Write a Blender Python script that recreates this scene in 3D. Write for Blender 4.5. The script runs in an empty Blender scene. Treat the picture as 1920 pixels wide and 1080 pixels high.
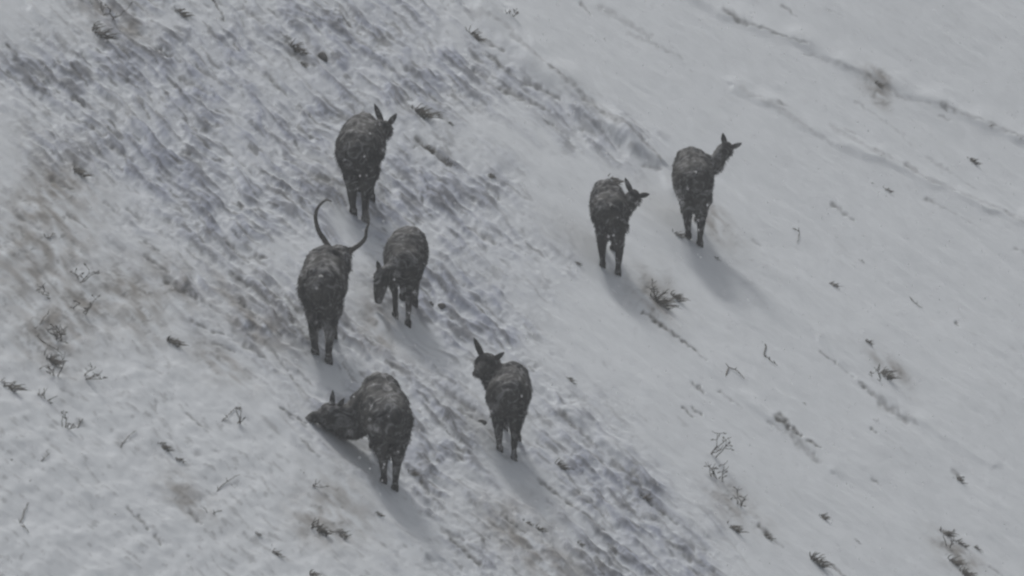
import bpy, math, random
import numpy as np
from mathutils import Vector, noise as mnoise

random.seed(7)
rng = np.random.default_rng(11)
scene = bpy.context.scene
COL = scene.collection
R = math.radians

# ------------------------------------------------------------------ camera
DIST, FRAME_W = 120.0, 8.0
PITCH = R(9)
SP, CP = math.sin(PITCH), math.cos(PITCH)
CAM = np.array([0.0, -DIST * CP, DIST * SP])
cam_data = bpy.data.cameras.new('camera')
cam = bpy.data.objects.new('camera', cam_data)
COL.objects.link(cam)
cam.location = CAM
cam.rotation_euler = (math.pi / 2 - PITCH, 0, 0)
cam_data.sensor_width = 36
cam_data.lens = 36 * DIST / FRAME_W
cam_data.clip_start, cam_data.clip_end = 0.5, 600
cam_data.dof.use_dof = True
cam_data.dof.focus_distance = DIST
cam_data.dof.aperture_fstop = 5.6
scene.camera = cam

# ------------------------------------------------------------------ light: overcast sky, weak broad sun from behind the slope
SUN_TO = Vector((-0.27, 1.06, 1.16)).normalized()
SUN_EL = math.asin(SUN_TO.z)
SUN_AZ = math.atan2(SUN_TO.x, SUN_TO.y)
world = bpy.data.worlds.new('World')
scene.world = world
world.use_nodes = True
wt = world.node_tree
wt.nodes.clear()
sky = wt.nodes.new('ShaderNodeTexSky')
sky.sky_type = 'NISHITA'
sky.sun_disc = False
sky.sun_elevation = SUN_EL
sky.sun_rotation = SUN_AZ
sky.dust_density = 4.0
sky.ozone_density = 1.0
hs = wt.nodes.new('ShaderNodeHueSaturation')
hs.inputs['Saturation'].default_value = 0.30
bgn = wt.nodes.new('ShaderNodeBackground')
bgn.inputs['Strength'].default_value = 0.10
wo = wt.nodes.new('ShaderNodeOutputWorld')
wt.links.new(sky.outputs[0], hs.inputs['Color'])
wt.links.new(hs.outputs[0], bgn.inputs['Color'])
wt.links.new(bgn.outputs[0], wo.inputs['Surface'])

sun_data = bpy.data.lights.new('sun', 'SUN')
sun_data.energy = 1.5
sun_data.angle = R(10)
sun_data.color = (1.0, 0.99, 0.97)
sun = bpy.data.objects.new('sun', sun_data)
COL.objects.link(sun)
sun.rotation_euler = SUN_TO.to_track_quat('Z', 'Y').to_euler()

scene.view_settings.view_transform = 'Standard'
scene.view_settings.look = 'None'
scene.view_settings.gamma = 1
scene.view_settings.exposure = -0.32
scene.cycles.filter_width = 2.5
scene.cycles.volume_bounces = 1

# ------------------------------------------------------------------ noise
_perm = np.random.default_rng(3).permutation(512).astype(np.int64)
_perm = np.concatenate([_perm, _perm])
_ga = np.random.default_rng(4).random(512) * 2 * np.pi
_gx, _gy = np.cos(_ga), np.sin(_ga)


def pn(x, y, seed=0):
    x = x + seed * 17.31
    y = y - seed * 9.77
    xi = np.floor(x).astype(np.int64)
    yi = np.floor(y).astype(np.int64)
    xf, yf = x - xi, y - yi
    u = xf * xf * xf * (xf * (xf * 6 - 15) + 10)
    v = yf * yf * yf * (yf * (yf * 6 - 15) + 10)

    def g(a, b):
        h = _perm[(_perm[a & 511] + b) & 511]
        return _gx[h], _gy[h]
    g00, g10, g01, g11 = g(xi, yi), g(xi + 1, yi), g(xi, yi + 1), g(xi + 1, yi + 1)
    n00 = g00[0] * xf + g00[1] * yf
    n10 = g10[0] * (xf - 1) + g10[1] * yf
    n01 = g01[0] * xf + g01[1] * (yf - 1)
    n11 = g11[0] * (xf - 1) + g11[1] * (yf - 1)
    a = n00 + u * (n10 - n00)
    b = n01 + u * (n11 - n01)
    return (a + v * (b - a)) * 1.5


def fbm(x, y, seed=0, octs=3, gain=0.5):
    s, a = 0.0, 1.0
    for k in range(octs):
        s = s + a * pn(x * 2 ** k, y * 2 ** k, seed + k)
        a *= gain
    return s


def sst(a, b, x):
    t = np.clip((x - a) / (b - a), 0, 1)
    return t * t * (3 - 2 * t)


# ------------------------------------------------------------------ hillside: plan coordinates (i, j) run across / down the slope
A, B = 0.66, 0.17          # fall to the right, rise to the back
PXM = FRAME_W / 1920.0


def plan(x, y):
    z = -A * x + B * y
    v = z * CP + y * SP
    t = np.maximum(y * CP - z * SP, -60)
    k = DIST / (DIST + t) / PXM
    return 960 + x * k, 540 - v * k


def on_plane(px, py):
    d = np.array([0, CP, -SP]) + np.array([1, 0, 0]) * (px - 960) * PXM / DIST + np.array([0, SP, CP]) * (540 - py) * PXM / DIST
    n = np.array([A, -B, 1.0])
    t = -CAM.dot(n) / d.dot(n)
    return CAM + d * t


def at_depth(px, py, y):
    d = np.array([0, CP, -SP]) + np.array([1, 0, 0]) * (px - 960) * PXM / DIST + np.array([0, SP, CP]) * (540 - py) * PXM / DIST
    t = (y - CAM[1]) / d[1]
    return CAM + d * t


def poly_sd(i, j, pts):
    d = np.full(i.shape, 1e9)
    inside = np.zeros(i.shape, bool)
    n = len(pts)
    for k in range(n):
        x0, y0 = pts[k]
        x1, y1 = pts[(k + 1) % n]
        ex, ey = x1 - x0, y1 - y0
        t = np.clip(((i - x0) * ex + (j - y0) * ey) / (ex * ex + ey * ey), 0, 1)
        d = np.minimum(d, np.hypot(i - x0 - t * ex, j - y0 - t * ey))
        c = ((y0 > j) != (y1 > j)) & (i < (x1 - x0) * (j - y0) / ((y1 - y0) if y1 != y0 else 1e-9) + x0)
        inside ^= c
    return np.where(inside, d, -d)


BAND = [(-300, -300), (860, -120), (905, 60), (925, 130), (1090, 205), (1210, 290), (1120, 270), (960, 190), (850, 235), (930, 330),
        (1010, 430), (1010, 560), (1000, 660), (1100, 760), (1210, 880), (1300, 980), (1420, 1150), (1500, 1300), (950, 1300),
        (840, 1120), (760, 1000), (640, 870), (540, 750), (410, 600), (250, 430), (90, 300), (10, 215), (-20, 120), (60, 60), (40, -60), (0, -300)]
CA, SA = math.cos(R(41)), math.sin(R(41))
BLUE = [(430, 160, 170, 90), (620, 130, 110, 70), (760, 60, 110, 60), (810, 350, 110, 70), (900, 520, 110, 90), (1150, 900, 190, 70), (1250, 1030, 120, 60), (660, 420, 110, 60), (300, 330, 120, 60), (1000, 170, 90, 30)]
SOIL = [(70, 470, 90, 120), (120, 330, 90, 50), (90, 600, 60, 90), (250, 560, 90, 50), (90, 400, 70, 100), (110, 350, 60, 40), (150, 560, 80, 60), (330, 530, 70, 40), (470, 590, 110, 40), (620, 960, 70, 60), (1000, 1020, 110, 50),
        (210, 25, 60, 35), (120, 640, 60, 60), (1375, 950, 60, 30), (1790, 1030, 60, 26), (1330, 410, 60, 22), (420, 690, 70, 26),
        (360, 930, 70, 26), (1670, 700, 50, 14), (1645, 158, 34, 9), (700, 620, 60, 40), (1230, 550, 60, 30)]
# bare strips and slots in the snow, plus one painted shadow tail: x0, y0, x1, y1, width, darkness
MARKS = [(30, 395, 75, 430, 8, .3), (60, 285, 120, 330, 8, .32), (95, 330, 135, 350, 6, .4), (140, 300, 175, 325, 7, .45), (15, 440, 50, 470, 6, .25), (125, 395, 165, 420, 5, .4),
         (75, 500, 110, 545, 7, .3), (195, 370, 225, 395, 6, .3), (240, 385, 260, 400, 6, .35), (160, 470, 200, 500, 8, .2), (380, 560, 420, 590, 7, .3), (505, 545, 530, 575, 6, .4),
         (445, 600, 480, 640, 8, .35), (500, 640, 540, 690, 7, .35), (545, 700, 580, 745, 6, .35), (460, 690, 500, 720, 6, .25), (95, 20, 150, 70, 6, .25), (60, 60, 110, 100, 4, .25),
         (230, 30, 270, 55, 9, .35), (395, 60, 440, 95, 8, .35), (455, 20, 500, 50, 9, .3), (500, 140, 540, 180, 7, .4), (470, 230, 500, 260, 6, .4), (520, 260, 560, 295, 6, .35), (420, 280, 460, 310, 6, .4),
         (560, 380, 590, 410, 6, .35), (700, 110, 760, 150, 8, .35), (650, 60, 700, 95, 9, .35), (760, 130, 800, 160, 7, .35), (820, 350, 860, 385, 7, .35), (880, 420, 930, 450, 12, .35), (830, 500, 870, 530, 8, .35), (900, 560, 950, 600, 7, .3),
         (538, 88, 590, 126, 15, .42), (596, 104, 628, 118, 13, .34), (575, 110, 610, 128, 7, .3), (1357, 22, 1392, 44, 9, .62), (1390, 42, 1512, 84, 4, .5), (1467, 12, 1495, 31, 4, .45), (1550, 20, 1582, 33, 3, .22), (1510, 98, 1640, 147, 4, .22),
         (1640, 147, 1695, 182, 7, .36), (1695, 182, 1770, 197, 4, .14), (1768, 196, 1790, 206, 6, .5), (1790, 208, 1860, 232, 4, .3), (1860, 233, 1925, 262, 4, .4),
         (1760, 212, 1780, 221, 4, .4), (1604, 188, 1680, 240, 3, .25), (1680, 240, 1710, 270, 3, .15), (1585, 244, 1602, 252, 4, .25),
         (1390, 170, 1440, 195, 8, .22), (1440, 195, 1560, 272, 7, .2), (1560, 240, 1660, 300, 8, .2), (1460, 197, 1475, 203, 5, .45),
         (1700, 310, 1735, 335, 6, .42), (1735, 335, 1830, 372, 5, .24), (1735, 290, 1830, 350, 4, .2), (1830, 372, 1930, 410, 5, .25),
         (1643, 284, 1657, 292, 6, .5), (1660, 295, 1700, 312, 4, .2), (1410, 450, 1425, 461, 4, .3), (1560, 383, 1572, 390, 6, .55), (1572, 392, 1600, 413, 5, .48),
         (1738, 370, 1750, 377, 6, .45), (1750, 378, 1830, 420, 3, .2), (1885, 394, 1900, 404, 5, .4), (1900, 404, 1925, 420, 3, .25), (1905, 462, 1925, 472, 5, .35),
         (1205, 582, 1225, 598, 5, .5), (1225, 598, 1302, 658, 6, .6), (1302, 658, 1325, 680, 4, .25), (1540, 660, 1565, 678, 5, .4), (1565, 678, 1600, 706, 4, .25),
         (1460, 786, 1503, 821, 12, .62), (1480, 810, 1535, 868, 14, .26), (1515, 828, 1538, 840, 6, .5), (1440, 792, 1465, 808, 4, .25), (1615, 720, 1628, 730, 6, .5),  # the wide faint second entry is a shadow-like tail painted into the snow colour
         (1628, 732, 1650, 750, 5, .3), (1650, 752, 1700, 790, 14, .3), (1700, 780, 1720, 795, 8, .15), (1635, 805, 1645, 812, 4, .45), (1636, 898, 1650, 908, 5, .5),
         (1560, 1058, 1590, 1085, 4, .4), (1425, 985, 1445, 1005, 8, .55), (1445, 1005, 1470, 1025, 5, .28), (1300, 718, 1318, 736, 7, .5), (1280, 765, 1300, 785, 7, .5),
         (1298, 766, 1315, 778, 5, .4), (1350, 735, 1390, 766, 4, .28), (1790, 606, 1800, 613, 5, .45), (1787, 883, 1808, 900, 8, .4), (1855, 1060, 1890, 1085, 4, .3),
         (885, 20, 960, 60, 10, .2), (960, 70, 1060, 160, 9, .22), (1025, 128, 1065, 158, 5, .42), (1065, 160, 1110, 190, 9, .3), (1095, 190, 1200, 270, 14, .34),
         (1200, 270, 1240, 310, 10, .35), (1205, 310, 1240, 322, 5, .3), (1090, 2, 1108, 25, 6, .35), (1130, 10, 1220, 70, 12, .16), (1180, 60, 1280, 110, 7, .16),
         (900, 70, 945, 95, 10, .4), (920, 105, 985, 160, 8, .45), (890, 130, 930, 165, 10, .35), (940, 165, 1030, 205, 14, .45), (985, 150, 1050, 185, 8, .4),
         (780, 258, 800, 275, 8, .6), (800, 273, 845, 308, 9, .62), (1020, 224, 1038, 234, 5, .5), (1038, 236, 1070, 260, 3, .3),
         (470, 480, 500, 500, 6, .4), (400, 1, 420, 38, 5, .7), (300, 92, 320, 108, 6, .65), (320, 106, 345, 120, 4, .4), (136, 178, 160, 196, 6, .7), (160, 194, 185, 208, 8, .4),
         (150, 105, 172, 127, 5, .6), (200, 90, 250, 125, 5, .4), (14, 83, 35, 105, 5, .55), (28, 110, 60, 136, 7, .5), (15, 135, 45, 150, 5, .4), (40, 170, 70, 195, 4, .4),
         (205, 265, 250, 298, 12, .42), (345, 290, 375, 315, 14, .38), (140, 215, 200, 250, 5, .45), (225, 130, 255, 165, 9, .4), (340, 145, 390, 175, 10, .38),
         (270, 445, 300, 465, 5, .5), (275, 475, 315, 505, 10, .45), (315, 520, 365, 555, 16, .5), (390, 430, 440, 465, 5, .4), (420, 450, 465, 490, 9, .5), (480, 480, 502, 486, 8, .5),
         (430, 510, 470, 535, 6, .5), (450, 560, 480, 590, 8, .45), (360, 600, 400, 618, 6, .5), (400, 620, 420, 622, 5, .4), (520, 590, 560, 630, 8, .4), (400, 640, 440, 655, 6, .4),
         (530, 768, 575, 790, 4, .6), (525, 765, 552, 787, 4, .45), (565, 825, 600, 860, 5, .45), (775, 275, 790, 268, 4, .4), (560, 20, 640, 60, 6, .4), (640, 320, 610, 285, 3, .3),
         (790, 900, 805, 920, 7, .6), (848, 1010, 900, 1055, 12, .5), (830, 990, 870, 1010, 7, .4), (940, 965, 985, 1000, 6, .5), (1010, 900, 1060, 940, 6, .5), (1060, 940, 1140, 1000, 6, .5),
         (1080, 925, 1130, 965, 10, .45), (1050, 780, 1120, 840, 8, .42), (1180, 900, 1215, 930, 10, .5), (1150, 870, 1200, 905, 10, .45), (1215, 940, 1270, 985, 8, .45), (1285, 1040, 1340, 1075, 10, .4),
         (860, 770, 910, 795, 5, .4), (840, 740, 890, 775, 9, .35), (905, 690, 880, 660, 5, .3), (700, 790, 690, 775, 4, .3), (560, 690, 590, 720, 5, .4), (460, 640, 500, 670, 10, .35),
         (352, 1038, 360, 1045, 4, .3), (355, 955, 378, 980, 9, .42), (250, 1040, 262, 1048, 5, .3), (350, 770, 390, 808, 5, .35), (460, 888, 480, 898, 3, .25), (240, 952, 252, 965, 6, .5), (260, 968, 278, 992, 6, .5), (290, 1002, 302, 1018, 5, .45)]
# drifted lips and wind crusts: height, width, polyline
CREASES = [(.032, 13, [(1280, -10), (1390, 40), (1510, 86), (1640, 145), (1770, 197), (1930, 265)]),
           (.028, 11, [(1380, 165), (1460, 205), (1560, 268), (1660, 305), (1735, 338), (1830, 378), (1940, 415)]),
           (.075, 17, [(880, -20), (940, 70), (1010, 140), (1080, 195), (1150, 250), (1230, 305)]),
           (.030, 14, [(960, 30), (1050, 130), (1130, 215), (1220, 300), (1290, 390)]),
           (.030, 9, [(640, 545), (700, 600), (760, 645), (810, 690)]),
           (.034, 14, [(60, 20), (150, 110), (230, 210), (330, 330), (430, 430)]),
           (.030, 12, [(480, 740), (560, 830), (640, 900), (720, 970), (800, 1040)]),
           (.036, 13, [(1040, 760), (1130, 830), (1220, 910), (1320, 1000)]),
           (.022, 10, [(1200, 575), (1300, 660), (1380, 740), (1480, 800), (1560, 880)]),
           (.022, 10, [(860, 560), (930, 640), (1000, 720), (1060, 770)]),
           (.020, 9, [(1540, 640), (1640, 740), (1740, 800), (1860, 870)])]
# trodden, smoothed ground round the animals: centre, half-length, half-width
TROD = [(650, 425, 60, 30), (610, 695, 60, 26), (750, 950, 80, 24), (650, 840, 90, 20), (960, 890, 90, 34), (770, 620, 70, 25), (1150, 535, 80, 24), (1320, 520, 90, 26), (720, 620, 120, 22)]


def relief(x, y, colour=False):
    """height above the plane, and (optionally) albedo"""
    i, j = plan(x, y)
    wi = i + 26 * fbm(i / 130, j / 130, 21, 2)
    wj = j + 26 * fbm(i / 130, j / 130, 31, 2)
    s = i * CA + j * SA
    c = -i * SA + j * CA + 10 * pn(s / 150, i / 300, 5)
    rough = sst(-90, 70, poly_sd(wi + 40 * pn(s / 120, c / 26, 16), wj + 40 * pn(s / 120, c / 26, 17), BAND))
    patch = fbm(wi / 170, wj / 120, 41, 3)
    rough = rough * np.clip(0.72 + 0.55 * patch, 0.1, 1)
    trod = np.zeros(i.shape)
    for (ti, tj, la, lb) in TROD:
        ds = (i - ti) * CA + (j - tj) * SA
        dc = -(i - ti) * SA + (j - tj) * CA
        trod = np.maximum(trod, np.exp(-((ds / la) ** 2 + (dc / lb) ** 2) ** 1.5))
    rough = rough * (1 - 0.9 * trod)
    left = sst(-20, 120, -poly_sd(i, j, BAND)) * sst(900, 500, i - 0.4 * (j - 600)) * sst(200, 420, j + 0.2 * i)
    s2 = s + 14 * pn(i / 60, j / 60, 18)
    c2 = c + 5 * pn(i / 45, j / 45, 19)
    st1 = pn(s2 / 95, c2 / 15, 1)
    st2 = pn(s2 / 52, c2 / 7.5, 2)
    st3 = pn(s2 / 26, c2 / 4.5, 3)
    st0 = pn(s2 / 210, c2 / 17, 4)
    lump = fbm(s2 / 40, c2 / 24, 6, 3)
    far = np.clip((np.hypot(x, y) - 20) / 25, 0, 1)
    h = 0.05 * fbm(x / 3.1, y / 4.2, 8, 3) * (0.6 + far * 6)
    h = h + rough * (0.022 * st0 + 0.020 * st1 + 0.015 * st2 + 0.008 * st3 + 0.014 * lump + 0.008 * fbm(i / 14, j / 10, 9, 2))
    h = h + (1 - rough) * 0.009 * fbm(s / 130, c / 26, 12, 4)
    h = h + left * (0.012 * fbm(i / 75, j / 50, 14, 3) + 0.004 * fbm(s / 40, c / 12, 15, 2))
    h = h - 0.025 * trod
    for (amp, w, line) in CREASES:
        best = np.full(i.shape, 1e9)
        px = [p[0] for p in line]
        py = [p[1] for p in line]
        m = (i > min(px) - 80) & (i < max(px) + 80) & (j > min(py) - 80) & (j < max(py) + 80)
        if not m.any():
            continue
        ii, jj = i[m] + 7 * pn(i[m] / 45, j[m] / 45, 91), j[m] + 7 * pn(i[m] / 45, j[m] / 45, 92)
        dmin = np.full(ii.shape, 1e9)
        sgn = np.zeros(ii.shape)
        for (x0, y0), (x1, y1) in zip(line[:-1], line[1:]):
            ex, ey = x1 - x0, y1 - y0
            tt = np.clip(((ii - x0) * ex + (jj - y0) * ey) / (ex * ex + ey * ey), 0, 1)
            dx, dy = ii - x0 - tt * ex, jj - y0 - tt * ey
            d = np.hypot(dx, dy)
            sg = np.sign(ex * dy - ey * dx)
            sgn = np.where(d < dmin, sg, sgn)
            dmin = np.minimum(d, dmin)
        side = np.where(sgn > 0, w * .6, w * 1.7)
        h[m] += amp * (0.7 + 0.5 * pn(ii / 60, jj / 60, 93)) * np.exp(-(dmin / side) ** 2)
    marks = np.zeros(i.shape)
    for (x0, y0, x1, y1, w, k) in MARKS:
        if x0 > 1250 and y0 < 480:
            w, k = w * 1.3, k * .66
        pad = 3.2 * w
        m = (i > min(x0, x1) - pad) & (i < max(x0, x1) + pad) & (j > min(y0, y1) - pad) & (j < max(y0, y1) + pad)
        if not m.any():
            continue
        ii, jj = i[m], j[m]
        ex, ey = x1 - x0, y1 - y0
        t = ((ii - x0) * ex + (jj - y0) * ey) / (ex * ex + ey * ey)
        tc = np.clip(t, 0, 1)
        n1 = pn(ii / 11, jj / 11, 51)
        d = np.hypot(ii - x0 - tc * ex + 2.5 * n1, jj - y0 - tc * ey + 2.5 * pn(ii / 11, jj / 11, 52))
        ww = w * (0.75 + 0.5 * pn(ii / 17, jj / 17, 53)) * (1 - 0.55 * tc)
        marks[m] = np.maximum(marks[m], k * (0.8 + 0.5 * pn(ii / 9, jj / 9, 54)) * np.exp(-(d / np.maximum(ww * 0.85, 1.6)) ** 4 * 0.8))
    h = h - 0.025 * marks
    if not colour:
        return h
    snow = np.array([0.785, 0.815, 0.838])
    ice = np.array([0.42, 0.45, 0.535])
    grass = np.array([0.115, 0.112, 0.105])
    soil = np.array([0.25, 0.225, 0.195])

    def blobs(lst):
        a = np.zeros(i.shape)
        for (bi, bj, ra, rb) in lst:
            ds = (wi - bi) * CA + (wj - bj) * SA
            dc = -(wi - bi) * SA + (wj - bj) * CA
            a = np.maximum(a, np.exp(-(ds / ra) ** 2 - (dc / rb) ** 2))
        return a
    blue = blobs(BLUE) * rough
    brown = blobs(SOIL)
    fr = far * 0.4
    col = np.empty(i.shape + (3,))
    col[:] = snow
    a = np.clip(rough * (0.12 + 0.62 * sst(-0.15, 0.45, 0.6 * st0 + 0.6 * st1 + 0.4 * st2 + 0.5 * lump + 0.4 * patch)) + 0.5 * blue * (0.6 + 0.6 * sst(-.2, .4, st2 + lump)), 0, 0.92)
    col += (ice - col) * a[..., None]
    b = brown * np.clip(0.5 + 0.6 * fbm(s / 40, c / 18, 61, 3) + 0.25 * st2, 0, 0.85)
    col += (soil - col) * b[..., None]
    g = rough * sst(0.26, 0.72, st2 * 0.75 + 0.55 * st1 + 0.5 * patch + 0.25 * st3) * 0.62
    dash = fbm(s2 / 44, c2 / 9, 81, 3, .6)
    clump = fbm(i / 90, j / 70, 85, 2)
    g = np.maximum(g, rough * sst(0.34, 0.74, dash + 0.35 * clump + 0.3 * st0) * 0.85)
    g = np.maximum(g, 0.5 * rough * sst(0.15, 0.5, fbm(i / 13, j / 9, 87, 3, .6) + 0.2 * clump) * sst(0.0, .5, st1 + clump))
    g = np.maximum(g, brown * sst(0.30, 0.7, fbm(i / 16, j / 11, 71, 3) + 0.3 * patch) * 0.55)
    g = np.maximum(g, left * sst(0.42, 0.8, fbm(s / 30, c / 10, 73, 3) + 0.3 * patch) * 0.35)
    wisp = fbm(s2 / 60, c / 11, 95, 3, .6) + 0.4 * fbm(i / 220, j / 160, 97, 2)
    calm = np.clip(0.25 + 0.9 * sst(-0.1, 0.6, fbm(i / 240, j / 170, 99, 2)), 0, 1)
    calm = calm * (1 - 0.75 * sst(900, 1250, i - 0.9 * (j - 540)))
    g = np.maximum(g, (1 - 0.7 * trod) * calm * sst(0.22, 0.85, wisp) * 0.16)
    g = np.maximum(g, (1 - trod) * calm * sst(0.66, 1.0, wisp + 0.3 * fbm(i / 18, j / 14, 98, 2)) * 0.42)
    g = np.maximum(g, np.clip(1.7 * marks, 0, .95))
    g = np.maximum(g, fr * sst(0.35, 0.7, fbm(s / 60, c / 16, 75, 3)))
    col += (grass - col) * np.clip(g, 0, .95)[..., None]
    return h, col


def H(x, y):
    x = np.atleast_1d(np.asarray(x, float))
    y = np.atleast_1d(np.asarray(y, float))
    return -A * x + B * y + relief(x, y)


def Hp(x, y):
    return float(H(x, y)[0])


# ------------------------------------------------------------------ materials
def new_mat(name):
    m = bpy.data.materials.new(name)
    m.use_nodes = True
    nt = m.node_tree
    return m, nt, nt.nodes['Principled BSDF']


def node(nt, kind, **inputs):
    n = nt.nodes.new(kind)
    for k, v in inputs.items():
        n.inputs[k.replace('_', ' ')].default_value = v
    return n


def snow_material():
    m, nt, p = new_mat('snowy_ground')
    at = nt.nodes.new('ShaderNodeAttribute')
    at.attribute_name = 'albedo'
    tc = nt.nodes.new('ShaderNodeTexCoord')
    n1 = node(nt, 'ShaderNodeTexNoise', Scale=9.0, Detail=6.0, Roughness=0.6)
    mr = node(nt, 'ShaderNodeMapRange', From_Min=0.3, From_Max=0.7, To_Min=0.96, To_Max=1.02)
    mx = nt.nodes.new('ShaderNodeMix')
    mx.data_type, mx.blend_type = 'RGBA', 'MULTIPLY'
    mx.inputs['Factor'].default_value = 1.0
    nt.links.new(tc.outputs['Object'], n1.inputs['Vector'])
    nt.links.new(n1.outputs['Fac'], mr.inputs['Value'])
    nt.links.new(at.outputs['Color'], mx.inputs['A'])
    nt.links.new(mr.outputs[0], mx.inputs['B'])
    nt.links.new(mx.outputs['Result'], p.inputs['Base Color'])
    bp = node(nt, 'ShaderNodeBump', Strength=0.14, Distance=0.03)
    n2 = node(nt, 'ShaderNodeTexNoise', Scale=16.0, Detail=5.0, Roughness=0.6)
    nt.links.new(tc.outputs['Object'], n2.inputs['Vector'])
    nt.links.new(n2.outputs['Fac'], bp.inputs['Height'])
    nt.links.new(bp.outputs[0], p.inputs['Normal'])
    p.inputs['Roughness'].default_value = 0.9
    p.inputs['Specular IOR Level'].default_value = 0.15
    return m


def coat_material():
    m, nt, p = new_mat('goat_coat')
    tc = nt.nodes.new('ShaderNodeTexCoord')
    oi = nt.nodes.new('ShaderNodeObjectInfo')
    add = nt.nodes.new('ShaderNodeVectorMath')
    add.operation = 'ADD'
    nt.links.new(tc.outputs['Object'], add.inputs[0])
    nt.links.new(oi.outputs['Location'], add.inputs[1])
    n1 = node(nt, 'ShaderNodeTexNoise', Scale=5.0, Detail=4.0, Roughness=0.6)
    nt.links.new(add.outputs[0], n1.inputs['Vector'])
    r1 = nt.nodes.new('ShaderNodeValToRGB')
    r1.color_ramp.elements[0].position, r1.color_ramp.elements[1].position = 0.40, 0.62
    r1.color_ramp.elements[0].color = (0.018, 0.0178, 0.017, 1)
    r1.color_ramp.elements[1].color = (0.066, 0.064, 0.057, 1)
    nt.links.new(n1.outputs['Fac'], r1.inputs['Fac'])
    # wet snow clinging to the hair in small wisps
    mp = node(nt, 'ShaderNodeMapping')
    mp.inputs['Scale'].default_value = (9, 9, 10)
    nt.links.new(add.outputs[0], mp.inputs['Vector'])
    n2 = node(nt, 'ShaderNodeTexNoise', Scale=1.0, Detail=3.0, Roughness=0.55, Distortion=2.0)
    nt.links.new(mp.outputs[0], n2.inputs['Vector'])
    mr = node(nt, 'ShaderNodeMapRange', From_Min=0.50, From_Max=0.72, To_Min=0.0, To_Max=0.74)
    nt.links.new(n2.outputs['Fac'], mr.inputs['Value'])
    geo = nt.nodes.new('ShaderNodeNewGeometry')
    sx = nt.nodes.new('ShaderNodeSeparateXYZ')
    nt.links.new(geo.outputs['Normal'], sx.inputs[0])
    up = node(nt, 'ShaderNodeMapRange', From_Min=0.45, From_Max=1.0, To_Min=0.0, To_Max=0.16)
    nt.links.new(sx.outputs['Z'], up.inputs['Value'])
    ad = nt.nodes.new('ShaderNodeMath')
    ad.operation = 'ADD'
    ad.use_clamp = True
    nt.links.new(mr.outputs[0], ad.inputs[0])
    nt.links.new(up.outputs[0], ad.inputs[1])
    mx = nt.nodes.new('ShaderNodeMix')
    mx.data_type = 'RGBA'
    mx.inputs['B'].default_value = (0.42, 0.42, 0.42, 1)
    nt.links.new(ad.outputs[0], mx.inputs['Factor'])
    nt.links.new(r1.outputs['Color'], mx.inputs['A'])
    nt.links.new(mx.outputs['Result'], p.inputs['Base Color'])
    p.inputs['Roughness'].default_value = 0.85
    p.inputs['Specular IOR Level'].default_value = 0.1
    return m


def plain(name, c1, c2, scale=30, rough=0.85):
    m, nt, p = new_mat(name)
    tc = nt.nodes.new('ShaderNodeTexCoord')
    n = node(nt, 'ShaderNodeTexNoise', Scale=scale, Detail=3.0)
    nt.links.new(tc.outputs['Object'], n.inputs['Vector'])
    r = nt.nodes.new('ShaderNodeValToRGB')
    r.color_ramp.elements[0].position, r.color_ramp.elements[1].position = 0.35, 0.65
    r.color_ramp.elements[0].color = (*c1, 1)
    r.color_ramp.elements[1].color = (*c2, 1)
    nt.links.new(n.outputs['Fac'], r.inputs['Fac'])
    nt.links.new(r.outputs[0], p.inputs['Base Color'])
    p.inputs['Roughness'].default_value = rough
    p.inputs['Specular IOR Level'].default_value = 0.2
    return m


M_SNOW = snow_material()
M_COAT = coat_material()
M_HORN = plain('ridged_horn', (0.06, 0.055, 0.05), (0.15, 0.14, 0.12), 60)
M_HOOF = plain('hoof_horn', (0.02, 0.02, 0.02), (0.05, 0.045, 0.04), 40)
M_EYE = plain('dark_eye', (0.01, 0.01, 0.01), (0.02, 0.018, 0.015), 10, 0.2)
M_TWIG = plain('dark_twig', (0.08, 0.075, 0.068), (0.23, 0.21, 0.185), 20)
M_GRASS = plain('dead_grass', (0.09, 0.086, 0.078), (0.27, 0.25, 0.22), 14)
M_STONE = plain('wet_stone', (0.05, 0.05, 0.05), (0.16, 0.155, 0.15), 18)
M_FLAKE = bpy.data.materials.new('snow_flake')
M_FLAKE.use_nodes = True
_t = M_FLAKE.node_tree
_t.nodes.clear()
_d, _r = _t.nodes.new('ShaderNodeBsdfDiffuse'), _t.nodes.new('ShaderNodeBsdfTranslucent')
_x, _o, _p = _t.nodes.new('ShaderNodeMixShader'), _t.nodes.new('ShaderNodeOutputMaterial'), _t.nodes.new('ShaderNodeBsdfTransparent')
_y = _t.nodes.new('ShaderNodeMixShader')
_d.inputs['Color'].default_value = _r.inputs['Color'].default_value = (0.9, 0.9, 0.92, 1)
_x.inputs[0].default_value = 0.5
_y.inputs[0].default_value = 0.35
_t.links.new(_d.outputs[0], _x.inputs[1])
_t.links.new(_r.outputs[0], _x.inputs[2])
_t.links.new(_x.outputs[0], _y.inputs[1])
_t.links.new(_p.outputs[0], _y.inputs[2])
_t.links.new(_y.outputs[0], _o.inputs['Surface'])


def mesh_obj(name, verts, faces, mat, parent=None, loc=(0, 0, 0), smooth=True):
    me = bpy.data.meshes.new(name)
    me.from_pydata([tuple(v) for v in verts], [], faces)
    me.materials.append(mat)
    if smooth:
        me.polygons.foreach_set('use_smooth', [True] * len(me.polygons))
    me.update()
    o = bpy.data.objects.new(name, me)
    COL.objects.link(o)
    o.location = loc
    if parent:
        o.parent = parent
    return o


def tag(o, label, cat, group=None, kind=None):
    if label:
        o['label'] = label
    if cat:
        o['category'] = cat
    if group:
        o['group'] = group
    if kind:
        o['kind'] = kind
    return o


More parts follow.
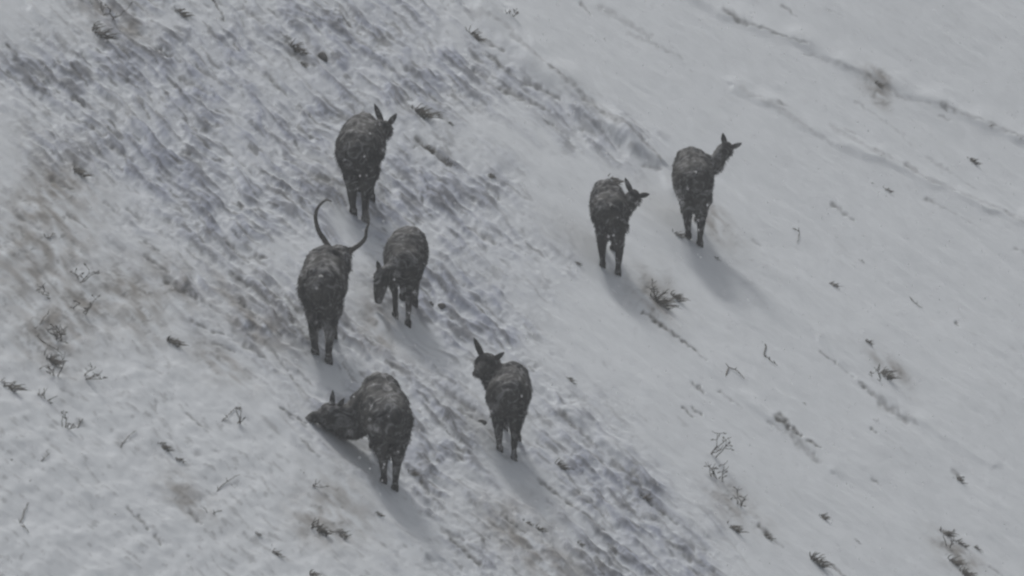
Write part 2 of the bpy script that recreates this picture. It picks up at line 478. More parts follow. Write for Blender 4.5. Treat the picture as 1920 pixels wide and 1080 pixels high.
# ------------------------------------------------------------------ hillside mesh: one sheet, finest where it is seen
def axis(lo, hi, step, end_lo, end_hi):
    mid = list(np.arange(lo, hi + step / 2, step))
    a, d = [], step
    v = lo
    while v > end_lo:
        d *= 1.12
        v -= d
        a.append(v)
    b, d = [], step
    v = hi
    while v < end_hi:
        d *= 1.12
        v += d
        b.append(v)
    return np.array(a[::-1] + mid + b)


xs = axis(-4.9, 4.9, 0.0105, -40, 40)
qs = axis(-8.2, 8.2, 0.024, -124, 40)
X, Q = np.meshgrid(xs, qs)
Y = Q + A * CP / (B * CP + SP) * X
Hh, Cc = relief(X, Y, True)
Z = -A * X + B * Y + Hh
nx, nq = len(xs), len(qs)
V = np.stack([X, Y, Z], -1).reshape(-1, 3).astype(np.float32)
idx = np.arange(nx * nq).reshape(nq, nx)
F = np.stack([idx[:-1, :-1], idx[:-1, 1:], idx[1:, 1:], idx[1:, :-1]], -1).reshape(-1, 4)
me = bpy.data.meshes.new('snowy_hillside')
me.vertices.add(len(V))
me.vertices.foreach_set('co', V.ravel())
me.loops.add(F.size)
me.loops.foreach_set('vertex_index', F.ravel().astype(np.int32))
me.polygons.add(len(F))
me.polygons.foreach_set('loop_start', (np.arange(len(F)) * 4).astype(np.int32))
me.polygons.foreach_set('use_smooth', np.ones(len(F), bool))
me.update(calc_edges=True)
ca = me.color_attributes.new('albedo', 'FLOAT_COLOR', 'POINT')
rgba = np.ones((len(V), 4), np.float32)
rgba[:, :3] = Cc.reshape(-1, 3)
ca.data.foreach_set('color', rgba.ravel())
me.materials.append(M_SNOW)
hill = bpy.data.objects.new('snowy_hillside', me)
COL.objects.link(hill)
tag(hill, 'steep hillside under wind-streaked snow', None, kind='structure')


# ------------------------------------------------------------------ shapes
def frame(d):
    d = d / (np.linalg.norm(d) + 1e-9)
    ref = np.array([0, 0, 1.0]) if abs(d[2]) < 0.9 else np.array([0, 1.0, 0])
    a = np.cross(d, ref)
    a /= np.linalg.norm(a)
    return d, a, np.cross(a, d)


def round_cone(vs, fs, p0, r0, p1, r1, n=14):
    p0, p1 = np.asarray(p0, float), np.asarray(p1, float)
    d, a, b = frame(p1 - p0)
    rings = []
    for k in range(1, 5):
        t = math.pi / 2 * k / 4
        rings.append((p0 - d * r0 * math.cos(t), r0 * math.sin(t)))
    for k in range(0, 4):
        t = math.pi / 2 * k / 4
        rings.append((p1 + d * r1 * math.sin(t), r1 * math.cos(t)))
    base = len(vs)
    vs.append(p0 - d * r0)
    for (c, r) in rings:
        for k in range(n):
            t = 2 * math.pi * k / n
            vs.append(c + (a * math.cos(t) + b * math.sin(t)) * r)
    vs.append(p1 + d * r1)
    last = len(vs) - 1
    for k in range(n):
        fs.append((base, base + 1 + (k + 1) % n, base + 1 + k))
        for q in range(len(rings) - 1):
            o0, o1 = base + 1 + q * n, base + 1 + (q + 1) * n
            fs.append((o0 + k, o0 + (k + 1) % n, o1 + (k + 1) % n, o1 + k))
        o0 = base + 1 + (len(rings) - 1) * n
        fs.append((o0 + k, o0 + (k + 1) % n, last))


def tube(vs, fs, pts, rads, n=6):
    pts = [np.asarray(p, float) for p in pts]
    base = len(vs)
    m = len(pts)
    for q in range(m):
        d = pts[min(q + 1, m - 1)] - pts[max(q - 1, 0)]
        _, a, b = frame(d)
        for k in range(n):
            t = 2 * math.pi * k / n
            vs.append(pts[q] + (a * math.cos(t) + b * math.sin(t)) * rads[q])
    for q in range(m - 1):
        for k in range(n):
            o0, o1 = base + q * n, base + (q + 1) * n
            fs.append((o0 + k, o0 + (k + 1) % n, o1 + (k + 1) % n, o1 + k))
    fs.append(tuple(base + k for k in range(n))[::-1])
    fs.append(tuple(base + (m - 1) * n + k for k in range(n)))


def remeshed(vs, fs, voxel, smooth_it, mat, name, disp=0.0):
    tmp = bpy.data.meshes.new('tmp')
    tmp.from_pydata([tuple(v) for v in vs], [], fs)
    tmp.update()
    o = bpy.data.objects.new('tmp', tmp)
    COL.objects.link(o)
    rm = o.modifiers.new('r', 'REMESH')
    rm.mode, rm.voxel_size = 'VOXEL', voxel
    sm = o.modifiers.new('s', 'SMOOTH')
    sm.factor, sm.iterations = 0.5, smooth_it
    dg = bpy.context.evaluated_depsgraph_get()
    me = bpy.data.meshes.new_from_object(o.evaluated_get(dg))
    bpy.data.objects.remove(o)
    me.name = name
    if disp:
        nrm = [v.normal.copy() for v in me.vertices]
        for v, nn in zip(me.vertices, nrm):
            q = Vector((v.co.x * 9, v.co.y * 9, v.co.z * 5))
            k = 0.25 if v.co.z < 0.3 else 1.0
            v.co += nn * disp * k * (mnoise.noise(q) + 0.6 * mnoise.noise(q * 2.6))
    me.materials.clear()
    me.materials.append(mat)
    me.polygons.foreach_set('use_smooth', [True] * len(me.polygons))
    me.update()
    return me


def goat(label, foot, s, yaw, poll, muzzle, ears, wx=1.0, stance=0.062, neck=(0.125, 0.075), dys=(0.9, 1.02), horns=None, lean=0.0, stride=0.0, facing=False,
         rump=0.0, ear_w=1.0, ear_len=None, mid=None, hs=1.0):
    g0 = on_plane(*foot)
    # settle on the real ground under that spot
    for _ in range(8):
        w = at_depth(foot[0], foot[1], g0[1])
        dz = w[2] - Hp(w[0], g0[1])
        g0 = np.array([w[0], g0[1] + dz * 2.2, 0])
    g0[2] = Hp(g0[0], g0[1])
    cy, sy = math.cos(yaw), math.sin(yaw)

    def L2W(x, y, z):           # local (right, forward, up) to offsets from g0
        x, y, z = x * s, y * s, z * s
        return np.array([x * cy + y * sy, -x * sy + y * cy, z])
    ry = g0[1]
    if facing:                  # the pixel given is where the front hooves stand
        g0 = g0 - L2W(0, .665, 0)
        g0[2] = Hp(g0[0], g0[1])

    def ground(x, y):
        o = L2W(x, y, 0)
        return (Hp(g0[0] + o[0], g0[1] + o[1]) - g0[2]) / s

    def W(px, py, dy):
        return at_depth(px, py, ry + dy * s) - g0
    hind_g = [ground(sd * stance, -0.04 + sd * stride * 0.5) for sd in (-1, 1)]
    front_g = [ground(sd * 0.07, 0.67 - sd * stride * 0.5) for sd in (-1, 1)]
    rise = max(min(0.5 * (front_g[0] + front_g[1]), 0.22), -0.1)
    vs, fs = [], []

    def up(y):
        return rise * max(0, y) / 0.67

    def TL(x, y, z):
        return L2W(x * wx + lean * z, y, z + up(y))
    torso = [((0, -0.14, .62 + rump), .125), ((0, -.02, .635 + rump), .195), ((0, .18, .60), .213), ((0, .38, .59), .208), ((0, .60, .585), .18)]
    for (a, ra), (b, rb) in zip(torso[:-1], torso[1:]):
        round_cone(vs, fs, TL(*a), ra * s * (.5 + .5 * wx), TL(*b), rb * s * (.5 + .5 * wx))
    for sd in (-1, 1):          # hip bones and a low spine ridge
        round_cone(vs, fs, TL(sd * .075, .05, .745 + rump), .055 * s, TL(sd * .075, -.12, .69 + rump), .055 * s)
        round_cone(vs, fs, TL(sd * .065, .54, .68), .07 * s, TL(sd * .11, .64, .55), .08 * s)
    round_cone(vs, fs, TL(0, -.02, .80 + rump), .035 * s, TL(0, .55, .755), .045 * s)
    feet = []
    for k, sd in enumerate((-1, 1)):
        gz = hind_g[k]
        fy = sd * stride * 0.5
        pts = [(TL(sd * .075, -.02, .60), .135), (TL(sd * .075, .03, .42 + gz * .35), .098), (L2W(sd * (stance + .012), -.10 + fy * .6, .275 + gz * .8), .050),
               (L2W(sd * stance, -.065 + fy, .10 + gz), .034), (L2W(sd * stance, -.045 + fy, .035 + gz), .036)]
        for (a, ra), (b, rb) in zip(pts[:-1], pts[1:]):
            round_cone(vs, fs, a, ra * s, b, rb * s)
        feet.append((sd * stance, -.035 + fy, gz))
    for k, sd in enumerate((-1, 1)):
        gz = front_g[k]
        fy = -sd * stride * 0.5
        pts = [(TL(sd * .085, .62, .56), .105), (TL(sd * .085, .60, .42), .062), (L2W(sd * .075, .64 + fy * .6, .25 + gz * .9), .042),
               (L2W(sd * .07, .64 + fy, .09 + gz), .032), (L2W(sd * .07, .655 + fy, .045 + gz), .035)]
        for (a, ra), (b, rb) in zip(pts[:-1], pts[1:]):
            round_cone(vs, fs, a, ra * s, b, rb * s)
        feet.append((sd * .07, .665 + fy, gz))
    # neck and head
    P = W(*poll, dys[0])
    Mz = W(*muzzle, dys[1])
    fd = Mz - P
    fd = fd / np.linalg.norm(fd)
    hl = 0.235 * s * hs
    nb = TL(0, .62, .63)
    chain = [(nb, neck[0] * 1.1)]
    if mid:
        chain.append((W(mid[0], mid[1], mid[2]), neck[0]))
    else:
        chain.append(((nb + P) / 2 + np.array([0, 0, -.01]), (neck[0] + neck[1]) / 2))
    chain.append((P, neck[1]))
    for (a, ra), (b, rb) in zip(chain[:-1], chain[1:]):
        round_cone(vs, fs, a, ra * s, b, rb * s)
    face = P + fd * hl * .5
    nose = P + fd * hl * .92 + np.array([0, 0, -.01 * s])
    round_cone(vs, fs, P, .076 * s * hs, face, .060 * s * hs)
    round_cone(vs, fs, face, .060 * s * hs, nose, .042 * s * hs)
    me = remeshed(vs, fs, 0.013, 3, M_COAT, 'wild_goat', 0.020)
    body = bpy.data.objects.new('wild_goat', me)
    COL.objects.link(body)
    body.location = g0
    tag(body, label, 'wild goat', 'wild goats standing on the snowy slope')
    # shaggy hair over the body
    r = random.Random(int(foot[0] * 7 + foot[1]))
    hv, hf = [], []
    polys = me.polygons
    areas = np.array([p.area for p in polys])
    pick = np.random.default_rng(int(foot[0])).choice(len(polys), 5200, p=areas / areas.sum())
    for pi in pick:
        p = polys[int(pi)]
        c = p.center
        n = p.normal
        z = c.z / s
        ln = (0.035 if z > .42 else 0.022 if z > .25 else 0.010) * s * r.uniform(.6, 1.3)
        d = Vector((n.x * .55 + r.uniform(-.3, .3), n.y * .55 - .25 + r.uniform(-.2, .2), n.z * .45 - .75 + r.uniform(-.2, .2))).normalized()
        side = d.cross(n)
        if side.length < 1e-3:
            continue
        side = side.normalized() * 0.0045
        b0 = c - n * 0.004
        k = len(hv)
        hv += [b0 - side, b0 + side, b0 + d * ln * .6 + n * .004, b0 + d * ln]
        hf += [(k, k + 1, k + 2), (k + 1, k + 3, k + 2), (k, k + 2, k + 3)]
    mesh_obj('hair', hv, hf, M_COAT, body)
    # hooves: two claws each
    for (fx, fy, gz) in feet:
        hv, hf = [], []
        for q in (-1, 1):
            a = L2W(fx + q * .014, fy - .008, gz + .045)
            b = L2W(fx + q * .017, fy + .022, gz - .018)
            round_cone(hv, hf, a, .024 * s, b, .020 * s, 8)
        mesh_obj('hoof', hv, hf, M_HOOF, body)
    # tail
    tv, tf = [], []
    tube(tv, tf, [TL(0, -.17, .73 + rump), TL(0, -.235, .72 + rump), TL(0.005, -.26, .66 + rump), TL(0.0, -.262, .60 + rump)], [.028 * s, .026 * s, .022 * s, .006 * s], 8)
    mesh_obj('tail', tv, tf, M_COAT, body)
    # eyes
    dd, ea, eb = frame(fd)
    for q in (-1, 1):
        ev, ef = [], []
        e = P + fd * hl * .28 + ea * q * .062 * s + eb * .018 * s
        round_cone(ev, ef, e, .011 * s, e + ea * q * .003, .010 * s, 8)
        mesh_obj('eye', ev, ef, M_EYE, body)
    # ears: cupped leaves
    for tip in ears:
        T = W(tip[0], tip[1], dys[0] - 0.02)
        d = T - P
        tl = np.linalg.norm(d)
        d = d / tl
        base = P + d * .045 * s
        ln = tl - .045 * s
        _, a, b = frame(d)
        a = np.array([1, 0, 0]) - d * d[0]
        if np.linalg.norm(a) < .25:
            a = np.array([0, 0, 1]) - d * d[2]
        a /= np.linalg.norm(a)
        b = np.cross(a, d)
        ev, ef = [], []
        prof = [(0, .016), (.15, .023), (.35, .030), (.55, .030), (.75, .023), (.9, .013), (1.0, .003)]
        nn = 10
        for (t, w) in prof:
            w = w * ear_w
            for k in range(nn):
                th = 2 * math.pi * k / nn
                off = a * math.cos(th) * w * s + b * (math.sin(th) * w * .38 + (math.cos(th) ** 2) * w * .5) * s
                ev.append(base + d * ln * t + off)
        for q in range(len(prof) - 1):
            for k in range(nn):
                ef.append((q * nn + k, q * nn + (k + 1) % nn, (q + 1) * nn + (k + 1) % nn, (q + 1) * nn + k))
        ef.append(tuple(range(nn))[::-1])
        ef.append(tuple((len(prof) - 1) * nn + k for k in range(nn)))
        mesh_obj('ear', ev, ef, M_COAT, body)
    if horns:
        for line in horns:
            pts = []
            m = len(line)
            ctrl = [W(x, y, dys[0] - .02 - .16 * k / (m - 1)) for k, (x, y) in enumerate(line)]
            for k in range(m - 1):
                p0, p1, p2, p3 = ctrl[max(k - 1, 0)], ctrl[k], ctrl[k + 1], ctrl[min(k + 2, m - 1)]
                for q in range(6):
                    t = q / 6
                    pts.append(.5 * (2 * p1 + (p2 - p0) * t + (2 * p0 - 5 * p1 + 4 * p2 - p3) * t * t + (3 * p1 - p0 - 3 * p2 + p3) * t ** 3))
            pts.append(ctrl[-1])
            N = len(pts)
            rad = [(0.017 * (1 - q / (N - 1)) ** .9 + .004) * (1 + .16 * (q % 2)) for q in range(N)]
            hv, hf = [], []
            tube(hv, hf, pts, rad, 10)
            mesh_obj('horn', hv, hf, M_HORN, body)
    return body


goat('dark goat highest on the left, ears raised in a V beyond its right shoulder', (674, 407), 0.84, R(3), (722, 243), (730, 256), [(702, 194), (744, 212)], wx=1.08,
     dys=(.95, 1.4), stance=.055, neck=(.145, .07), ear_w=.95)
goat('long-horned goat seen from behind, two thin curved horns spread wide above its head', (604, 667), 0.85, R(2), (638, 478), (650, 500), [(664, 463)], wx=.97,
     dys=(.95, 1.1), stance=.06, neck=(.16, .09),
     horns=[[(622, 472), (607, 448), (598, 434), (592, 413), (593, 396), (601, 383), (612, 375), (622, 378)], [(644, 484), (661, 468), (675, 458), (685, 446), (687, 431), (692, 415), (690, 394)]])
goat('goat lowest on the slope with grey snow-dusted rump, neck stretched out level to the left', (729, 910), 0.77, R(-8), (622, 780), (574, 781), [(624, 731), (646, 746)], wx=1.28,
     dys=(.40, .30), stance=.055, neck=(.175, .14), mid=(664, 792, .46), ear_w=.95)
goat('small goat grazing with its head hanging down on the left, right of the long-horned goat', (753, 602), 0.70, R(186), (716, 516), (709, 566), [(707, 489), (726, 508)], wx=1.16, hs=1.25,
     dys=(-.12, -.25), stance=.07, neck=(.13, .09), ear_w=.95, facing=True)
goat('goat on the right with one ear upright and the other pointing sideways', (1144, 506), 0.73, R(-3), (1188, 370), (1174, 396), [(1172, 333), (1218, 364)], wx=.93,
     dys=(.50, .36), stance=.085, stride=.05, neck=(.10, .09), hs=1.15, mid=(1166, 388, .60))
goat('goat farthest right on the smooth snow, long neck raised and ears in a V', (1301, 452), 0.79, R(-2), (1361, 280), (1366, 282), [(1355, 249), (1391, 268)], wx=.94,
     dys=(.75, 1.3), stance=.06, neck=(.098, .072), mid=(1338, 310, .70), ear_w=.95)
goat('goat below the middle with head turned left and a single tall ear upright', (951, 853), 0.71, R(4), (912, 684), (892, 702), [(888, 632), (946, 660)], wx=1.2, hs=1.25,
     dys=(.52, .20), stance=.075, stride=.04, neck=(.17, .125), mid=(934, 712, .60), ear_w=1.1)


# ------------------------------------------------------------------ plants and stones that poke out of the snow
DOWN = np.array([A, -B, -(A * A + B * B)])
DOWN /= np.linalg.norm(DOWN)


def site(px, py):
    g = on_plane(px, py)
    for _ in range(6):
        w = at_depth(px, py, g[1])
        dz = w[2] - Hp(w[0], g[1])
        g = np.array([w[0], g[1] + dz * 2.0, 0])
    g[2] = Hp(g[0], g[1]) - 0.004
    return g


def tuft(px, py, size, label, group, seed, n=None, upright=.55):
    r = random.Random(seed)
    h = size * PXM * .86
    vs, fs = [], []
    n = n or int(16 + size * .6)
    core = DOWN * h * .22
    for q in range(3):
        o = np.array([r.gauss(0, h * .05), r.gauss(0, h * .05), 0])
        o[2] = -A * o[0] + B * o[1]
        k = r.uniform(.5, 1.0)
        round_cone(vs, fs, o - core * k * .4, h * .07, o + core * k, h * .035, 7)
    for k in range(n):
        b = np.clip(np.array([r.gauss(0, h * .17), r.gauss(0, h * .2), 0.0]), -h * .3, h * .3)
        b[2] = -A * b[0] + B * b[1] - .006
        az = r.uniform(-1.2, 1.2)
        d = DOWN * (1.1 - upright) * r.uniform(.4, 1.3) + np.array([math.sin(az) * .5, r.uniform(-.3, .2), upright * 1.1])
        d /= np.linalg.norm(d)
        ln = h * r.uniform(.22, .72)
        droop = DOWN * ln * r.uniform(.1, .5)
        w = max(.0028, .0042 * min(1, size / 30)) * r.uniform(.6, 1.3)
        pts = [b, b + d * ln * .5 + droop * .2, b + d * ln * .85 + droop * .7, b + d * ln + droop * 1.2]
        tube(vs, fs, pts, [w * 1.2, w, w * .7, w * .25], 4)
    o = mesh_obj('grass_tuft', vs, fs, M_GRASS, None, site(px, py) - np.array([0, 0, .012]))
    return tag(o, label, 'grass tuft', group)


def sprig(px, py, size, label, group, seed, lean=0.3, n=3):
    r = random.Random(seed)
    h = size * PXM
    vs, fs = [], []
    for q in range(n):
        p = np.array([r.gauss(0, h * .12), r.gauss(0, h * .1), -.01])
        d = np.array([r.uniform(-.5, .5) + lean, r.uniform(-.4, .2), .8])
        pts = [p]
        seg = r.randint(4, 6)
        ln = h * r.uniform(.7, 1.1)
        for k in range(seg):
            d = d / np.linalg.norm(d) + np.array([r.uniform(-.6, .6), r.uniform(-.4, .4), r.uniform(-.35, .3)])
            d /= np.linalg.norm(d)
            pts.append(pts[-1] + d * ln / seg)
        tube(vs, fs, pts, [.0055 - .0035 * k / seg for k in range(seg + 1)], 5)
        for k in range(1, seg + 1):
            for _ in range(r.randint(0, 2)):
                e = np.array([r.uniform(-1, 1), r.uniform(-.6, .6), r.uniform(-.2, .8)])
                e /= np.linalg.norm(e)
                l2 = h * r.uniform(.1, .28)
                tube(vs, fs, [pts[k], pts[k] + e * l2 * .6, pts[k] + e * l2 + np.array([0, 0, l2 * .2])], [.003, .0022, .0025], 4)
                if r.random() < .5:        # a withered seed head
                    t = pts[k] + e * l2
                    round_cone(vs, fs, t, .005, t + e * .014, .004, 6)
    o = mesh_obj('dry_twig', vs, fs, M_TWIG, None, site(px, py) - np.array([0, 0, .025]))
    return tag(o, label, 'twig', group)


def stem(line, rad, label, group, lift=.015):
    g = site(*line[0])
    vs, fs = [], []
    pts = []
    for k, (px, py) in enumerate(line):
        q = site(px, py)
        pts.append(q - g + np.array([0, 0, lift if k else -.01]))
    fine, rr = [], []
    for k in range(len(pts) - 1):
        for t in (0, .33, .66):
            fine.append(pts[k] * (1 - t) + pts[k + 1] * t + np.array([random.uniform(-.006, .006), 0, random.uniform(-.004, .008)]))
    fine.append(pts[-1])
    m = len(fine)
    tube(vs, fs, fine, [rad * (1 - .6 * k / (m - 1)) for k in range(m)], 5)
    for k in range(1, m - 1, 2):
        e = np.array([random.uniform(-.6, .6), random.uniform(-.3, .3), random.uniform(.2, .9)])
        l2 = random.uniform(.02, .05)
        tube(vs, fs, [fine[k], fine[k] + e * l2], [rad * .7, rad * .4], 4)
    o = mesh_obj('bent_stem', vs, fs, M_TWIG, None, g)
    return tag(o, label, 'stem', group)


def stone(px, py, size, label, group, seed):
    import bmesh
    bm = bmesh.new()
    bmesh.ops.create_icosphere(bm, subdivisions=3, radius=size * PXM * .5)
    for v in bm.verts:
        k = 1 + .7 * mnoise.noise(v.co * 11 + Vector((seed, 0, 0))) + .15 * mnoise.noise(v.co * 40 + Vector((seed, 5, 0)))
        v.co *= k
        v.co.z *= .72
    me = bpy.data.meshes.new('stone')
    bm.to_mesh(me)
    bm.free()
    me.materials.append(M_STONE)
    o = bpy.data.objects.new('stone', me)
    COL.objects.link(o)
    g = site(px, py)
    o.location = g + np.array([0, 0, -size * PXM * .05])
    return tag(o, label, 'stone', group)


GT, GW, GS, GN = 'grass tufts poking through the snow', 'dry twigs poking through the snow', 'bent stems lying on the snow', 'dark stones in the snow'
TUFTS = [
    (183, 62, 52, 'tan grass tuft with tall pale blades at the upper left corner'),
    (335, 22, 34, 'dark oblong grass clump at the top edge, left of centre'),
    (887, 66, 36, 'dark grass tuft on the upper rim of the rough streaked band'),
    (787, 212, 52, 'tall dark grass tuft right of the raised ears of the topmost left goat'),
    (817, 212, 20, 'small grass tuft just right of the tall dark tuft'),
    (838, 228, 18, 'faint grass tuft, second right of the tall dark tuft'),
    (800, 278, 26, 'grass tuft at the head of a dark bare strip, right of the topmost left goat'),
    (838, 304, 24, 'grass tuft at the lower end of a dark bare strip'),
    (1147, 336, 34, 'thin wispy tuft standing right behind the back of the goat with one ear sideways'),
    (917, 328, 22, 'faint grass tuft in mid slope between the left and right goats'),
    (1643, 156, 24, 'greenish tuft at the start of the long line across the upper right'),
    (1820, 300, 30, 'double grey tuft near the right edge above the middle'),
    (1660, 354, 22, 'short dark tuft with two prongs on smooth snow right of the farthest right goat'),
    (1235, 566, 52, 'wide tangled tuft on the snow below the pair of goats on the right'),
    (1262, 556, 34, 'thin grass tuft at the right side of the wide tangled tuft'),
    (1560, 532, 24, 'little forked tuft alone on smooth snow, right of centre'),
    (1625, 640, 24, 'dark blunt tuft at the top of the big shrub on the right'),
    (1655, 702, 44, 'largest dark tuft on the right-hand snow, sweeping down to the right'),
    (1372, 988, 34, 'Y-shaped dark tuft low on the right of the rough band'),
    (1435, 1005, 24, 'dark slanting tuft right of the Y-shaped tuft near the bottom'),
    (1540, 968, 28, 'dark leaning tuft near the bottom, right of centre'),
    (1530, 1052, 48, 'tall pale grass tuft at the bottom edge right of centre'),
    (1795, 898, 26, 'lone grey tuft near the lower right corner'),
    (1768, 998, 36, 'dark grass clump at the top of the lower right corner patch'),
    (1798, 1018, 28, 'middle dark clump of the lower right corner patch'),
    (1785, 1052, 36, 'broad clump in the lower right corner patch'),
    (1806, 1075, 40, 'lowest clump of the lower right corner patch at the bottom edge'),
    (1827, 1026, 22, 'small clump at the right end of the lower right corner patch'),
    (143, 322, 34, 'dark tuft above the brown patch at the left'),
    (320, 640, 38, 'dark upright tuft left of the long-horned goat, on smooth snow'),
    (93, 675, 38, 'dark knotted clump in the left-hand tangle of twigs'),
    (12, 724, 44, 'blackish clump cut by the left edge of the photo'),
    (303, 836, 28, 'dark pronged tuft alone on smooth snow at the lower left'),
    (333, 860, 24, 'small forked tuft just below right of the pronged tuft at lower left'),
    (513, 1036, 26, 'dark slanting tuft on bottom snow, left of centre'),
    (480, 1000, 20, 'small dark tuft above the slanting tuft on the bottom snow'),
    (594, 992, 46, 'brown bushy tuft under the lowest goat at bottom left'),
    (635, 1000, 30, 'pale brown tuft right of the brown bushy tuft'),
    (770, 884, 24, 'small dark tuft right of the hind hooves of the lowest goat'),
    (1065, 710, 22, 'small tuft on snow right of the goat with a single tall ear'),
    (1047, 872, 32, 'dark tuft in the streaked band, right of the hooves of the single-eared goat'),
    (1206, 930, 28, 'dark tuft on the right rim of the rough streaked band'),
    (1008, 990, 26, 'upright dark tuft low in the rough streaked band'),
    (985, 978, 22, 'leaning dark tuft beside the upright dark tuft low in the band'),
    (1080, 492, 18, 'small dark tuft left of the hooves of the goat with one ear sideways'),
    (705, 960, 20, 'small dark tuft left of the shadow of the lowest goat'),
    (1270, 440, 26, 'pale tuft at the left hooves of the farthest right goat'),
    (1340, 482, 18, 'dark tuft just right of the hooves of the farthest right goat'),
    (583, 1078, 30, 'dark tuft cut by the bottom edge, left of centre'),
    (553, 92, 40, 'dark matted clump beside the stone near the top left'),
    (564, 118, 24, 'small dark clump under the matted clump near the top left'),
    (1087, 1020, 22, 'dark tuft at the bottom of the rough band'),
]
for k, (px, py, sz, lb) in enumerate(TUFTS):
    tuft(px, py, sz, lb, GT, 100 + k)
TIPS = [(1127, 70), (1287, 128), (1363, 220), (1630, 340), (1403, 484), (1610, 486), (1680, 545), (1620, 581), (1793, 611), (1640, 786), (1502, 752), (1603, 1012),
        (1770, 204), (1650, 290), (1743, 376), (1563, 388), (1853, 233), (1907, 255), (1465, 203)]
for k, (px, py) in enumerate(TIPS):
    tuft(px, py, 13 + (k * 7) % 6, 'tiny dark grass tip poking through smooth snow on the right', 'tiny grass tips in the right-hand snow', 300 + k, n=8, upright=.45)
TIPSL = [(75, 540), (50, 900), (18, 860), (210, 960), (445, 760), (440, 812), (520, 800), (430, 905), (690, 880), (560, 880), (520, 930), (610, 880)]
for k, (px, py) in enumerate(TIPSL):
    tuft(px, py, 12 + (k * 5) % 6, 'tiny faint grass tip poking through soft snow on the lower left', 'tiny grass tips in the lower left snow', 340 + k, n=6, upright=.45)
SPRIGS = [
    (957, 24, 30, 'thin forked twig at the top edge, centre', .3, 2),
    (145, 580, 40, 'dark twig with a heavy tip at the top of the left-hand tangle', .4, 3),
    (150, 525, 42, 'long slanting twig reaching up right above the left-hand tangle', .7, 3),
    (80, 555, 40, 'zigzag twig at the left rim of the left-hand tangle', -.3, 3),
    (110, 640, 44, 'crossed twigs in the middle of the left-hand tangle', .2, 4),
    (100, 705, 46, 'low twig under the dark knotted clump', .3, 3),
    (150, 705, 52, 'long twig stretching right from the foot of the left-hand tangle', 1.0, 3),
    (85, 752, 40, 'beaded twig near the left edge, below the tangle', .5, 3),
    (118, 800, 36, 'curled twig on smooth snow below the tangle', .2, 3),
    (390, 958, 26, 'small crossed twig on bottom snow beside a grey slot', .5, 2),
    (585, 908, 32, 'thin twig left below the hooves of the lowest goat', .1, 2),
    (1330, 850, 56, 'tallest branching twig on the right of the rough band', .4, 4),
    (1342, 895, 46, 'tangled twig just below the tallest branching twig', .1, 4),
    (1385, 945, 44, 'thin branching twig above the Y-shaped dark tuft', .2, 3),
    (1645, 712, 38, 'thin twig at the left foot of the largest dark tuft on the right', -.2, 2),
    (440, 790, 40, 'faint brown twig on snow left of the outstretched head of the lowest goat', .3, 3),
    (1225, 552, 40, 'dark twig inside the wide tangled tuft below the right-hand pair', .3, 3),
    (200, 30, 48, 'pair of thin pale twigs at the top left', .1, 3),
    (1772, 1020, 40, 'leaning twig at the left of the lower right corner patch', -.1, 2),
]
for k, (px, py, sz, lb, ln, n) in enumerate(SPRIGS):
    sprig(px, py, sz, lb, GW, 500 + k, ln, n)
STEMS = [
    ([(1430, 638), (1438, 652), (1433, 668), (1443, 678), (1458, 688)], .006, 'hooked stem bent like an S on smooth snow right of centre'),
    ([(1355, 709), (1368, 692), (1382, 698), (1396, 713)], .006, 'stem bent into an arch on smooth snow, lower right of centre'),
    ([(1480, 425), (1493, 433), (1500, 441), (1494, 458)], .005, 'thin hooked stem right of the farthest right goat'),
    ([(1705, 556), (1712, 566), (1722, 574), (1730, 580)], .004, 'faint slanting stem on the right-hand snow'),
    ([(62, 622), (78, 605), (92, 588)], .006, 'straight stem slanting up right at the left of the tangle'),
    ([(64, 624), (85, 645), (118, 668)], .006, 'stem running down right at the left of the tangle'),
    ([(88, 618), (104, 634), (122, 630), (112, 612)], .006, 'stem bent in a loop within the left-hand tangle'),
    ([(80, 440), (92, 450), (104, 440)], .006, 'short stem on the brown patch at the left'),
    ([(36, 985), (45, 965), (55, 945)], .005, 'pale slanting stem near the lower left corner'),
    ([(38, 984), (46, 992), (54, 1002)], .005, 'short dark stem below the pale slanting stem'),
    ([(225, 838), (240, 822), (255, 810)], .004, 'faint slanting stem on smooth snow at lower left'),
    ([(72, 870), (84, 862), (94, 852)], .004, 'faint short stem near the left edge, lower part'),
    ([(143, 808), (150, 796), (156, 788)], .006, 'short stem turned up right beside the curled twig'),
    ([(400, 925), (425, 905), (450, 893)], .004, 'faint curved stem on bottom snow left of centre'),
    ([(410, 795), (425, 785), (440, 770), (452, 765)], .004, 'faint arching stem left of the outstretched goat head'),
]
for (ln, rad, lb) in STEMS:
    stem(ln, rad, lb, GS)
stone(602, 108, 26, 'dark stone in a grey hollow near the top, left of centre', GN, 2)
stone(806, 568, 18, 'little dark stone right of the grazing goat', GN, 4)
stone(826, 574, 18, 'little dark stone, second right of the grazing goat', GN, 5)
stone(903, 792, 20, 'dark pointed stone left of the hooves of the single-eared goat', GN, 6)

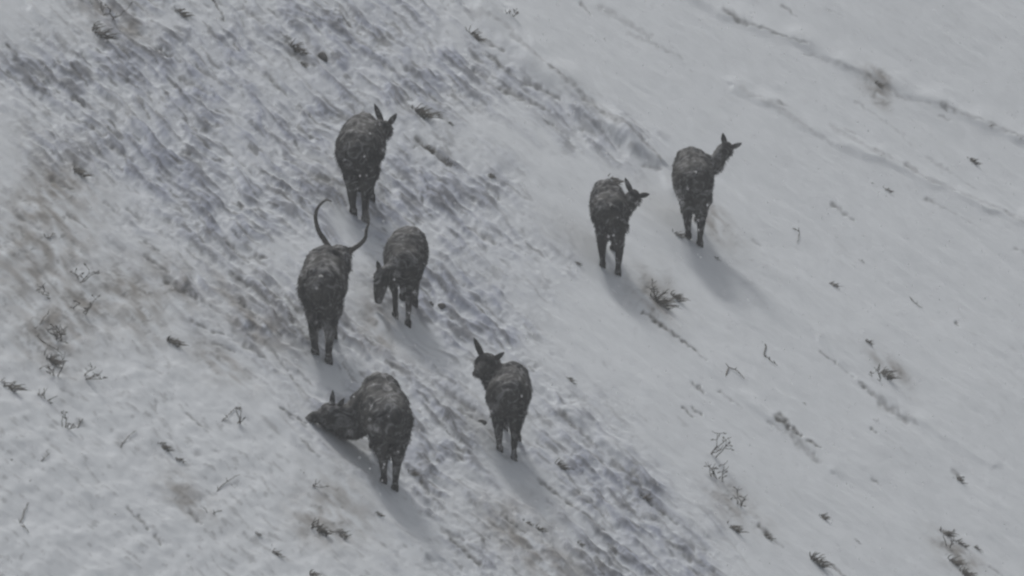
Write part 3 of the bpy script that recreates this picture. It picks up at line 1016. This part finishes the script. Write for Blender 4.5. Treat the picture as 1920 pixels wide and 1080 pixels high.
# ------------------------------------------------------------------ falling snow
NF = 17000
u = rng.uniform(-7, 7, NF)
v = rng.uniform(-5, 5, NF)
t = rng.uniform(-70, 8, NF)
fx, fy, fz = u, v * SP + t * CP, v * CP - t * SP
ok = fz > -A * fx + B * fy + 0.3
fx, fy, fz = fx[ok], fy[ok], fz[ok]
n = len(fx)
rad = rng.uniform(.0035, .0075, n)
octv = np.array([(1, 0, 0), (-1, 0, 0), (0, 1, 0), (0, -1, 0), (0, 0, 1.5), (0, 0, -1.5)])
octf = np.array([(0, 2, 4), (2, 1, 4), (1, 3, 4), (3, 0, 4), (2, 0, 5), (1, 2, 5), (3, 1, 5), (0, 3, 5)])
fv = np.stack([fx, fy, fz], -1)[:, None, :] + octv[None] * rad[:, None, None]
ff = octf[None] + (np.arange(n) * 6)[:, None, None]
fl = mesh_obj('falling_snow', fv.reshape(-1, 3), [tuple(int(q) for q in f) for f in ff.reshape(-1, 3)], M_FLAKE)
tag(fl, 'snow flakes falling through the air', 'snow', kind='stuff')

# ------------------------------------------------------------------ snowy air
zmin, zmax = float(Z.min()) - 1, max(float(Z.max()), CAM[2]) + 2
x0, x1 = float(X.min()) - 1, float(X.max()) + 1
y0, y1 = min(float(Y.min()), CAM[1]) - 2, float(Y.max()) + 1
hv = [(x, y, z) for x in (x0, x1) for y in (y0, y1) for z in (zmin, zmax)]
hf = [(0, 1, 3, 2), (4, 6, 7, 5), (0, 4, 5, 1), (2, 3, 7, 6), (0, 2, 6, 4), (1, 5, 7, 3)]
mh = bpy.data.materials.new('snowy_air')
mh.use_nodes = True
nt = mh.node_tree
nt.nodes.clear()
pv = nt.nodes.new('ShaderNodeVolumePrincipled')
pv.inputs['Color'].default_value = (0.86, 0.88, 0.90, 1)
pv.inputs['Density'].default_value = 0.0009
pv.inputs['Anisotropy'].default_value = 0.2
out = nt.nodes.new('ShaderNodeOutputMaterial')
nt.links.new(pv.outputs[0], out.inputs['Volume'])
hz = mesh_obj('haze', hv, hf, mh, smooth=False)
tag(hz, 'thin pale haze of falling snow', 'haze', kind='stuff')
